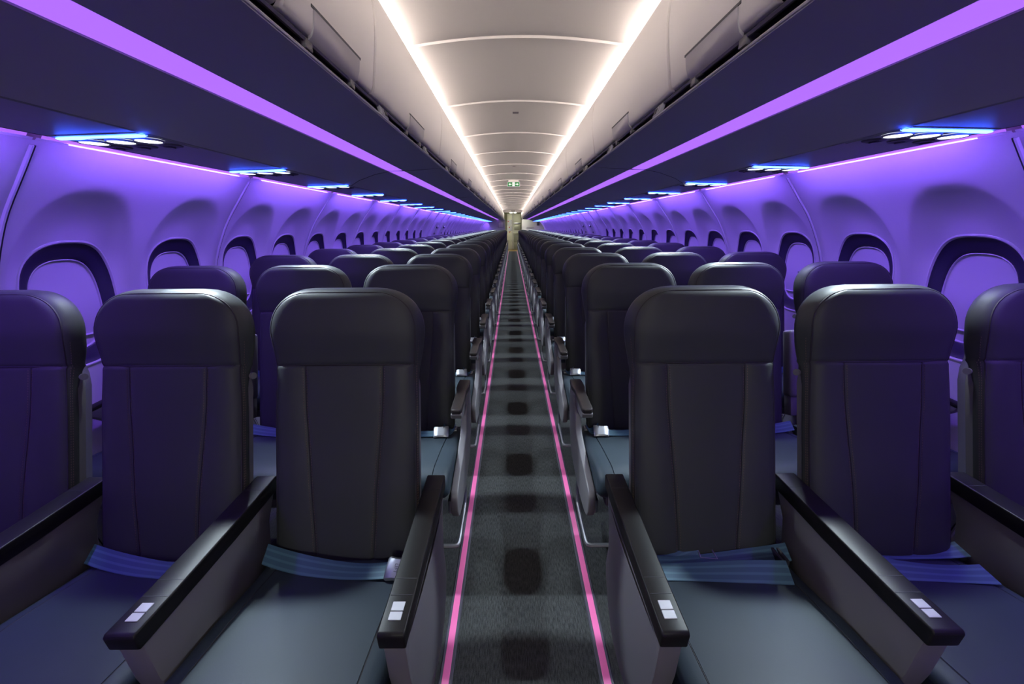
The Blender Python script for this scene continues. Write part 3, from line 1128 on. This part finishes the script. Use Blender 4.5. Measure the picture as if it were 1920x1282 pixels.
def end_frame(a):
    """grey end bay of rows behind the first: curved upright sweeping down and forward; a = direction of the aisle"""
    mb = MB()
    poly = [(0.925, 0.622), (0.90, 0.57), (0.872, 0.52), (0.838, 0.478), (0.75, 0.452), (0.62, 0.428), (0.53, 0.405), (0.508, 0.37), (0.512, 0.315), (0.545, 0.28),
            (0.62, 0.266), (0.72, 0.268), (0.84, 0.284), (0.95, 0.315), (1.015, 0.39), (1.048, 0.48), (1.056, 0.56), (1.05, 0.622)]
    sm = [(p.x, p.y) for p in spline([Vector(p) for p in poly], 3)]
    mb.prism(sm, -0.0145, 0.0145, 'x', 0.006, 3)
    fr = mb.mesh('end_frame', M['plastic'], 45)
    arm = MB()
    poly = [(0.716, 0.624), (0.721, 0.607), (0.755, 0.592), (0.83, 0.584), (0.93, 0.588), (1.05, 0.614), (1.056, 0.638), (0.72, 0.630)]
    arm.prism(poly, -0.022, 0.022, 'x', 0.007, 3)
    ar = arm.mesh('armrest', M['plastic'], 45)
    pad = MB()
    out = [(0.716, 0.018), (0.734, 0.0235), (0.83, 0.0235), (0.92, 0.023), (0.96, 0.030), (1.01, 0.030), (1.056, 0.026)]
    polyxy = [(x, y) for y, x in out] + [(-x, y) for y, x in reversed(out)]
    pad.prism(polyxy, 0.626, 0.648, 'z', 0.006, 3)
    pd = pad.mesh('pad', M['pad'], 45)
    st = MB()
    st.box((-0.010, 0.52, 0.305), (0.010, 0.60, 0.365), 0.008)
    bright = st.mesh('latch_plate', M['metal'])
    bar = MB()
    zb = 0.125
    bar.tube([(-a * 0.30, 0.555, zb), (-0.012 * a, 0.555, zb), (a * 0.001, 0.56, zb), (a * 0.005, 0.572, zb), (a * 0.005, 0.70, zb), (a * 0.005, 0.80, zb + 0.01),
              (a * 0.005, 0.83, zb + 0.06), (-a * 0.002, 0.835, 0.32)], 0.0085, 8)
    br = bar.mesh('luggage_bar', M['dmetal'])
    return fr, ar, pd, bright, br
EF = {1: end_frame(1), -1: end_frame(-1)}

def raised_arm():
    mb = MB()
    poly = []
    mt = Matrix.Translation(BB) @ Matrix.Rotation(-TH, 4, 'X')
    mb.box((-0.021, -0.02, 0.15), (0.021, 0.045, 0.468), 0.014, 3, mt)
    mb.box((-0.016, -0.01, 0.06), (0.016, 0.04, 0.16), 0.006, 2, mt)
    dt = MB()
    for t in (0.28, 0.41):
        dt.cyl(mt @ Vector((0.004, -0.022, t)), mt @ Vector((0.004, -0.018, t)), 0.0035, 8)
    return mb.mesh('raised_armrest', M['plastic'], 40), dt.mesh('screw_hole', M['seam'])
RA = raised_arm()

def outer_arm(a):
    """fixed armrest between window seat and wall"""
    mb = MB()
    mb.prism([(0.74, 0.615), (0.73, 0.637), (0.96, 0.652), (1.0, 0.64), (0.98, 0.56), (0.84, 0.53)], -0.016, 0.016, 'x', 0.005)
    pd = MB()
    pd.prism([(0.725, 0.634), (0.73, 0.650), (0.97, 0.665), (0.97, 0.648)], -0.018, 0.018, 'x', 0.004)
    return mb.mesh('armrest', M['plastic']), pd.mesh('pad', M['black'])
OA = outer_arm(1)

def leg_mesh():
    mb = MB()
    mb.prism([(0.60, 0.0), (0.60, 0.03), (0.635, 0.32), (0.67, 0.32), (0.66, 0.05), (0.90, 0.05), (0.94, 0.30), (0.97, 0.30), (0.96, 0.0)], -0.014, 0.014, 'x', 0.004)
    return mb.mesh('leg', M['dmetal'])
leg_me = leg_mesh()
tube = MB()
for y in (0.65, 0.95):
    tube.tube([(-0.224, y, 0.322), (0.224, y, 0.322)], 0.019, 10)
tube_me = tube.mesh('frame_tube', M['dmetal'])
shroud = MB().box((-0.215, 0.52, 0.335), (0.215, 1.0, 0.385), 0.01)
pan_me = shroud.mesh('seat_pan', M['plastic'])
hook = {}
for a in (1, -1):
    hk = MB()
    c0 = fp(a * (hw(0.5) + 0.002), 0.535, -0.036)
    c1 = fp(a * (hw(0.5) + 0.016), 0.535, -0.030)
    c2 = fp(a * (hw(0.5) + 0.021), 0.535, -0.028)
    hk.cyl(c0, c1, 0.007, 10)
    hk.cyl(c1, c2, 0.010, 14)
    hook[a] = hk.mesh('coat_hook', M['plastic'])
link_me = {}
anchor = MB()
for s in (-1, 1):
    anchor.box((s * 0.218 - 0.01, 0.925, 0.430), (s * 0.218 + 0.008, 0.965, 0.444), 0.003)
anchor_me = anchor.mesh('belt_anchor', M['metal'])

POS = {0: 'aisle', 1: 'middle', 2: 'window'}
def make_seat(side, col, first):
    a = -side
    e = thing('airline_seat', None, None)
    b = link('backrest', back_me, e)
    link('seam', seam_me, b)
    if first:
        for sm_ in stitch_me:
            link('stitching', sm_, b)
    link('back_shell', shell_me, e)
    c = link('cushion', wide_cush[a] if col == 0 and not first else cush_me, e)
    link('seam', cseam_me, c)
    link('seat_pan', pan_me, e)
    link('frame_tube', tube_me, e)
    if col in (1, 2):
        link('coat_hook', hook[a], e)
    if col in (0, 2):
        lg = link('leg', leg_me, e)
        lg.location.x = -a * 0.05 if col == 0 else a * 0.10
    if first:
        if col == 0:
            strap, bu, tail = None, None, None
        ax = 0.2565 if col == 0 else 0.254
        cap, line, pl, pn = arm_aisle if col == 0 else arm_mid
        ar = link('armrest', cap, e)
        ar.location.x = a * ax
        link('joint_line', line, ar)
        link('placard', pl, ar)
        sp = link('side_panel', pn, e)
        sp.location.x = a * ax
        if col == 0:
            ck = link('cheek', cheek[a], sp)
            link('slot', slots[a], sp)
    else:
        if col == 0:
            fr, arm, pad, bright, br = EF[a]
            f = link('end_frame', fr, e)
            f.location.x = a * 0.268
            link('latch_plate', bright, f).location.x = -a * 0.018
            r = link('armrest', arm, e)
            r.location.x = a * 0.258
            link('pad', pad, r)
            lb = link('luggage_bar', br, e)
            lb.location.x = a * 0.262
        else:
            r = link('raised_armrest', RA[0], e)
            r.location.x = a * 0.254
            link('screw_hole', RA[1], r)
    if col == 2:
        o = link('outer_armrest', OA[0], e)
        o.location.x = -a * 0.247
        link('pad', OA[1], o)
    link('belt_anchor', anchor_me, e)
    return e

def add_belt(e, side, kind='plain'):
    a = -side
    if kind == 'plain':
        b_me, bu, t_me = belts[side]
        st = link('seat_belt', b_me, e)
        link('buckle', bu, st)
        link('belt_tail', t_me, st)
    elif kind == 'left_aisle':
        p, d = belt_path(-0.22, 0.19, 0.925, 0.875, 0.014, 20, 0.02)
        st = link('seat_belt', ribbon(p, 0.052, d), e)
        bu, mt = buckle_mesh((0.178, 0.866, belt_z(0.18, 0.866) + 0.02), -0.12, 0.55, 1)
        bo = link('buckle', bu, st)
        t = text_mesh('LIFT', 0.013, 'lettering')
        t.materials.append(M['ink'])
        to = link('lettering', t, bo)
        to.matrix_local = mt @ Matrix.Translation((-0.004, 0, 0.0126)) @ Matrix.Rotation(-math.pi / 2, 4, 'Z')
    elif kind == 'right_aisle':
        p, d = belt_path(0.17, -0.215, 0.845, 0.875, 0.004, 20, 0.0)
        st = link('seat_belt', ribbon(p, 0.056, d), e)
        p, d = belt_path(0.22, -0.20, 0.925, 0.895, 0.012, 20, 0.0)
        link('belt_tail', ribbon(p, 0.046, d), st)
        p, d = belt_path(-0.03, -0.21, 0.945, 0.91, 0.012, 12, 0.0)
        link('belt_tail', ribbon(p, 0.044, d), st)
        bu, mt = buckle_mesh((-0.205, 0.875, belt_z(0.19, 0.875) + 0.026), 0.15, 0.5, -1)
        bo = link('buckle', bu, st)
        t = text_mesh('LIFT', 0.013, 'lettering')
        t.materials.append(M['ink'])
        to = link('lettering', t, bo)
        to.matrix_local = mt @ Matrix.Translation((0.004, 0, 0.0126)) @ Matrix.Rotation(-math.pi / 2, 4, 'Z')
        tg = MB()
        zc = belt_z(0, 0.945) + 0.022
        tg.tube([(-0.03, 0.92, zc - 0.008), (0.015, 0.915, zc - 0.008), (0.005, 0.965, zc + 0.01), (-0.03, 0.97, zc + 0.01)], 0.003, 6, closed=True)
        link('belt_tongue', tg.mesh('belt_tongue', M['metal']), st)
        bd = MB()
        for q in (0.175, 0.19):
            bd.box((q, 0.885, belt_z(q, 0.91) + 0.006), (q + 0.008, 0.935, belt_z(q, 0.91) + 0.03), 0.001, 1, None)
        link('belt_loop', bd.mesh('belt_loop', M['seam']), st)
    elif kind == 'left_middle':
        p, d = belt_path(-0.215, 0.20, 0.93, 0.875, 0.014, 18, 0.015)
        st = link('seat_belt', ribbon(p, 0.05, d), e)
        bu, mt = buckle_mesh((0.10, 0.92, belt_z(0.1, 0.92) + 0.02), -0.3, 0.4, 1)
        link('buckle', bu, st)
    elif kind == 'right_middle':
        p, d = belt_path(-0.20, 0.19, 0.875, 0.845, 0.006, 18, 0.0)
        st = link('seat_belt', ribbon(p, 0.056, d), e)
        p, d = belt_path(-0.20, 0.215, 0.92, 0.935, 0.02, 18, -0.02)
        link('belt_tail', ribbon(p, 0.048, d), st)

for side in (-1, 1):
    sn = 'left' if side < 0 else 'right'
    for col in range(3):
        grp = 'seats of the %s %s column' % (sn, POS[col])
        x = side * SEAT_X[col]
        e = make_seat(side, col, True)
        e.location = (x, 0, 0)
        kind = 'plain'
        if col == 0:
            kind = 'left_aisle' if side < 0 else 'right_aisle'
        elif col == 1:
            kind = 'left_middle' if side < 0 else 'right_middle'
        add_belt(e, side, kind)
        tag(e, 'front-row slate leather %s seat with closed black-topped armrest, %s of the aisle' % (POS[col], sn), 'seat', grp)
        proto = make_seat(side, col, False)
        add_belt(proto, side)
        for n in range(1, NROWS):
            o = proto if n == 1 else copy_tree(proto)
            o.location = (x, PITCHROW * n, 0)
            tag(o, 'slate leather %s seat %s of the aisle in the %s row from the camera' % (POS[col], sn, ORD[n]), 'seat', grp)

# ------------------------------------------------------------------ exit sign hanging from the ceiling
ex = thing('exit_sign', 'green hanging exit sign with two white arrows over the aisle', 'exit sign', (0.0, 8.30, 2.150))
MB().box((-0.125, -0.012, -0.045), (0.125, 0.012, 0.045), 0.004).build('sign_box', M['placard'], ex)
MB().box((-0.112, -0.0145, -0.036), (0.112, -0.0115, 0.036)).build('green_face', M['green'], ex, 0)
MB().box((-0.10, -0.01, 0.045), (0.10, 0.01, 0.075), 0.003).build('bracket', M['bin'], ex)
for s in (-1, 1):
    ar = MB()
    ar.prism([(s * 0.095, 0), (s * 0.073, 0.02), (s * 0.073, 0.007), (s * 0.04, 0.007), (s * 0.04, -0.007), (s * 0.073, -0.007), (s * 0.073, -0.02)], -0.0165, -0.0143, 'y')
    ar.build('arrow', M['white_lit'], ex, 0)
MB().box((-0.022, -0.0160, -0.034), (0.022, -0.0144, 0.034)).build('door_field', M['white_lit'], ex, 0)
mn = MB()
mn.prism([(0.0 + 0.0055 * math.cos(q * math.pi / 6), 0.022 + 0.0055 * math.sin(q * math.pi / 6)) for q in range(12)], -0.0175, -0.016, 'y')
for pts in ([(-0.006, 0.014), (0.006, 0.014), (0.003, -0.006), (-0.005, -0.006)], [(-0.005, -0.005), (0.0, -0.005), (-0.010, -0.030), (-0.014, -0.028)],
            [(0.0, -0.004), (0.005, -0.005), (0.012, -0.016), (0.016, -0.030), (0.011, -0.030), (0.007, -0.018)], [(0.004, 0.013), (0.007, 0.010), (0.016, 0.0), (0.013, -0.002)],
            [(-0.004, 0.013), (-0.006, 0.010), (-0.015, 0.004), (-0.016, 0.007)]):
    mn.prism(pts, -0.0175, -0.016, 'y')
mn.build('running_figure', M['green'], ex, 0)

# ------------------------------------------------------------------ rear end of the cabin
def panel(name, lo, hi, m, parent=None, bev=0.004):
    return MB().box(lo, hi, bev).build(name, M[m], parent)
o = MB().box((-1.88, Y1, 0), (-0.42, Y1 + 0.06, 1.74), 0.004).build('wall_rear_left', M['wall'])
struct(o, 'rear partition left of the aisle catching purple light', 'wall')
o2 = MB().box((0.54, Y1 + 1.0, 0), (1.86, Y1 + 1.06, 2.12), 0.004).build('wall_rear_right', M['wall'])
struct(o2, 'rear partition right of the aisle, pale', 'wall')
o3 = MB().box((-1.2, Y1, 2.11), (1.2, Y1 + 0.10, 2.30), 0.004).build('trim_%d' % tn, M['ceil'])
struct(o3, 'white header above the rear galley opening', 'trim'); tn += 1
o4 = MB()
for s, xa, xb in ((-1, -1.88, -0.46),):
    o4.box((xa, Y1 + 0.01, 1.72), (xb, Y1 + 0.06, 2.13), 0.004)
struct(o4.build('trim_%d' % tn, M['bin']), 'white closure panel between rear left bins and header', 'trim'); tn += 1
# galley room
g = MB()
g.add([(-0.9, Y1, 0.001), (1.88, Y1, 0.001), (1.88, 25.9, 0.001), (-0.9, 25.9, 0.001)], [(0, 1, 2, 3)])
struct(g.build('floor_galley', M['tan'], smooth=0), 'tan galley floor beyond the carpet', 'floor')
g = MB().box((-0.95, Y1 + 0.1, 2.13), (1.9, 26.0, 2.17)).build('ceiling_galley', M['galley'])
struct(g, 'galley ceiling at the far end', 'ceiling')
for nm, lo, hi in (('wall_galley_left', (-0.95, Y1 + 0.06, 0), (-0.88, 26.0, 2.15)), ('wall_galley_right', (1.85, Y1, 0), (1.92, 26.0, 2.15)),
                   ('wall_galley_rear', (-0.95, 25.9, 0), (1.9, 25.97, 2.15))):
    struct(MB().box(lo, hi).build(nm, M['galley']), 'cream wall of the far galley, ' + nm.split('_')[-1], 'wall')

gl = thing('galley_unit', 'cream galley stack of lockers with red marks at the far end of the aisle', 'galley', (0, 25.1, 0))
panel('cabinet', (-0.33, 0.0, 0.0), (-0.02, 0.6, 2.10), 'galley', gl)
for z0, z1, m in ((0.05, 0.56, 'galley'), (0.58, 1.06, 'galley'), (1.10, 1.38, 'placard'), (1.41, 1.75, 'placard')):
    d = panel('locker_door', (-0.31, -0.02, z0), (-0.04, 0.0, z1), m, gl)
    panel('latch', (-0.07, -0.03, z1 - 0.06), (-0.05, -0.018, z1 - 0.02), 'dmetal', d, 0.002)
panel('red_mark', (-0.28, -0.03, 1.62), (-0.22, -0.018, 1.68), 'red', gl, 0)
panel('red_mark', (-0.23, -0.03, 1.28), (-0.17, -0.018, 1.34), 'red', gl, 0)
panel('red_mark', (-0.24, -0.03, 1.02), (-0.14, -0.018, 1.06), 'red', gl, 0)
g2 = thing('galley_counter', 'galley bay with steel oven and cart right of the locker stack at the far end', 'galley', (0.0, 25.13, 0))
panel('cabinet', (0.04, 0.1, 0.0), (0.52, 0.6, 2.10), 'galley', g2)
panel('upper_cupboard', (0.05, 0.06, 1.60), (0.50, 0.1, 2.06), 'galley', g2)
panel('vent_grille', (0.07, 0.05, 1.50), (0.48, 0.1, 1.58), 'dmetal', g2)
ov = panel('oven', (0.10, 0.02, 1.16), (0.50, 0.1, 1.46), 'steel', g2)
panel('worktop', (0.04, -0.02, 0.96), (0.52, 0.1, 1.0), 'galley', g2)
ct = panel('cart_door', (0.08, 0.04, 0.42), (0.46, 0.1, 0.86), 'steel', g2)
panel('handle', (0.14, 0.02, 0.78), (0.40, 0.045, 0.81), 'metal', ct, 0.004)
panel('cart_door', (0.08, 0.04, 0.05), (0.46, 0.1, 0.38), 'steel', g2)
panel('post', (-0.005, 0.02, 0.0), (0.035, 0.1, 2.10), 'placard', g2)
for x, nm in ((-0.09, 'left'), (0.14, 'right')):
    lm = MB().box((x - 0.05, Y1 + 0.30, 2.105), (x + 0.05, Y1 + 0.40, 2.132), 0.006)
    tag(lm.build('galley_lamp', M['glam']), 'small bright downlight in the galley ceiling, the %s one' % nm, 'lamp', 'galley downlights')
sg = thing('rear_exit_sign', 'small dark twin sign on the white header at the far end', 'sign', (0.03, Y1 - 0.012, 2.19))
for x in (-0.06, 0.05):
    panel('sign_face', (x - 0.045, 0, -0.02), (x + 0.045, 0.012, 0.02), 'ink', sg, 0.002)
# things on the rear partitions
scr = thing('partition_pocket', 'lilac framed pocket on the left rear partition', 'wall pocket', (-0.66, Y1 - 0.015, 1.47))
panel('frame', (-0.16, 0, -0.16), (0.16, 0.015, 0.16), 'psu', scr)
panel('inset', (-0.135, -0.004, -0.14), (0.135, 0.003, 0.12), 'bin', scr)
hd = thing('interphone', 'dark interphone handset on the right rear partition', 'handset', (1.5, Y1 + 0.96, 1.5))
panel('cradle', (-0.08, 0.01, -0.1), (0.08, 0.03, 0.12), 'nozzle', hd, 0.006)
panel('receiver', (-0.03, -0.02, -0.09), (0.02, 0.015, 0.10), 'ink', hd, 0.008)
hd2 = panel('partition_shelf', (0.82, Y1 + 0.97, 1.26), (1.25, Y1 + 1.0, 1.32), 'psu')
tag(hd2, 'grey literature rail on the right rear partition', 'rail')

# behind the camera: unseen partitions and entry area, added to whiten the aisle seats
for sd, nm in ((-1, 'left'), (1, 'right')):
    xa, xb = sorted((sd * 0.42, sd * 1.9))
    struct(MB().box((xa, Y0 - 0.12, 0), (xb, Y0 - 0.06, 2.3)).build('wall_front_' + nm, M['wall']), 'partition in front of the first row, %s of the aisle' % nm, 'wall')
    xa, xb = sorted((sd * 1.2, sd * 1.26))
    struct(MB().box((xa, -3.6, 0), (xb, Y0 - 0.12, 2.3)).build('wall_entry_' + nm, M['galley']), 'side wall of the forward entry area, ' + nm, 'wall')
struct(MB().box((-1.26, -3.66, 0), (1.26, -3.6, 2.3)).build('wall_entry_front', M['galley']), 'front wall of the forward entry area', 'wall')
struct(MB().box((-1.26, -3.66, -0.02), (1.26, Y0, -0.0005)).build('floor_entry', M['carpet'], smooth=0), 'carpeted floor of the forward entry area', 'floor')
struct(MB().box((-1.26, -3.66, 2.25), (1.26, Y0 - 0.06, 2.30)).build('ceiling_entry', M['ceil']), 'ceiling of the forward entry area', 'ceiling')
el = thing('entry_lamp', 'round white ceiling lamp of the forward entry area behind the camera', 'lamp', (0, -2.5, 2.2))
dm = MB()
dm.grid([[(r * math.cos(2 * math.pi * k / 24), r * math.sin(2 * math.pi * k / 24), z) for k in range(24)] for r, z in ((0.16, 0.05), (0.155, 0.02), (0.12, -0.02), (0.06, -0.04), (0.002, -0.045))],
        close_u=True)
dm.build('dome', M['dome'], el)
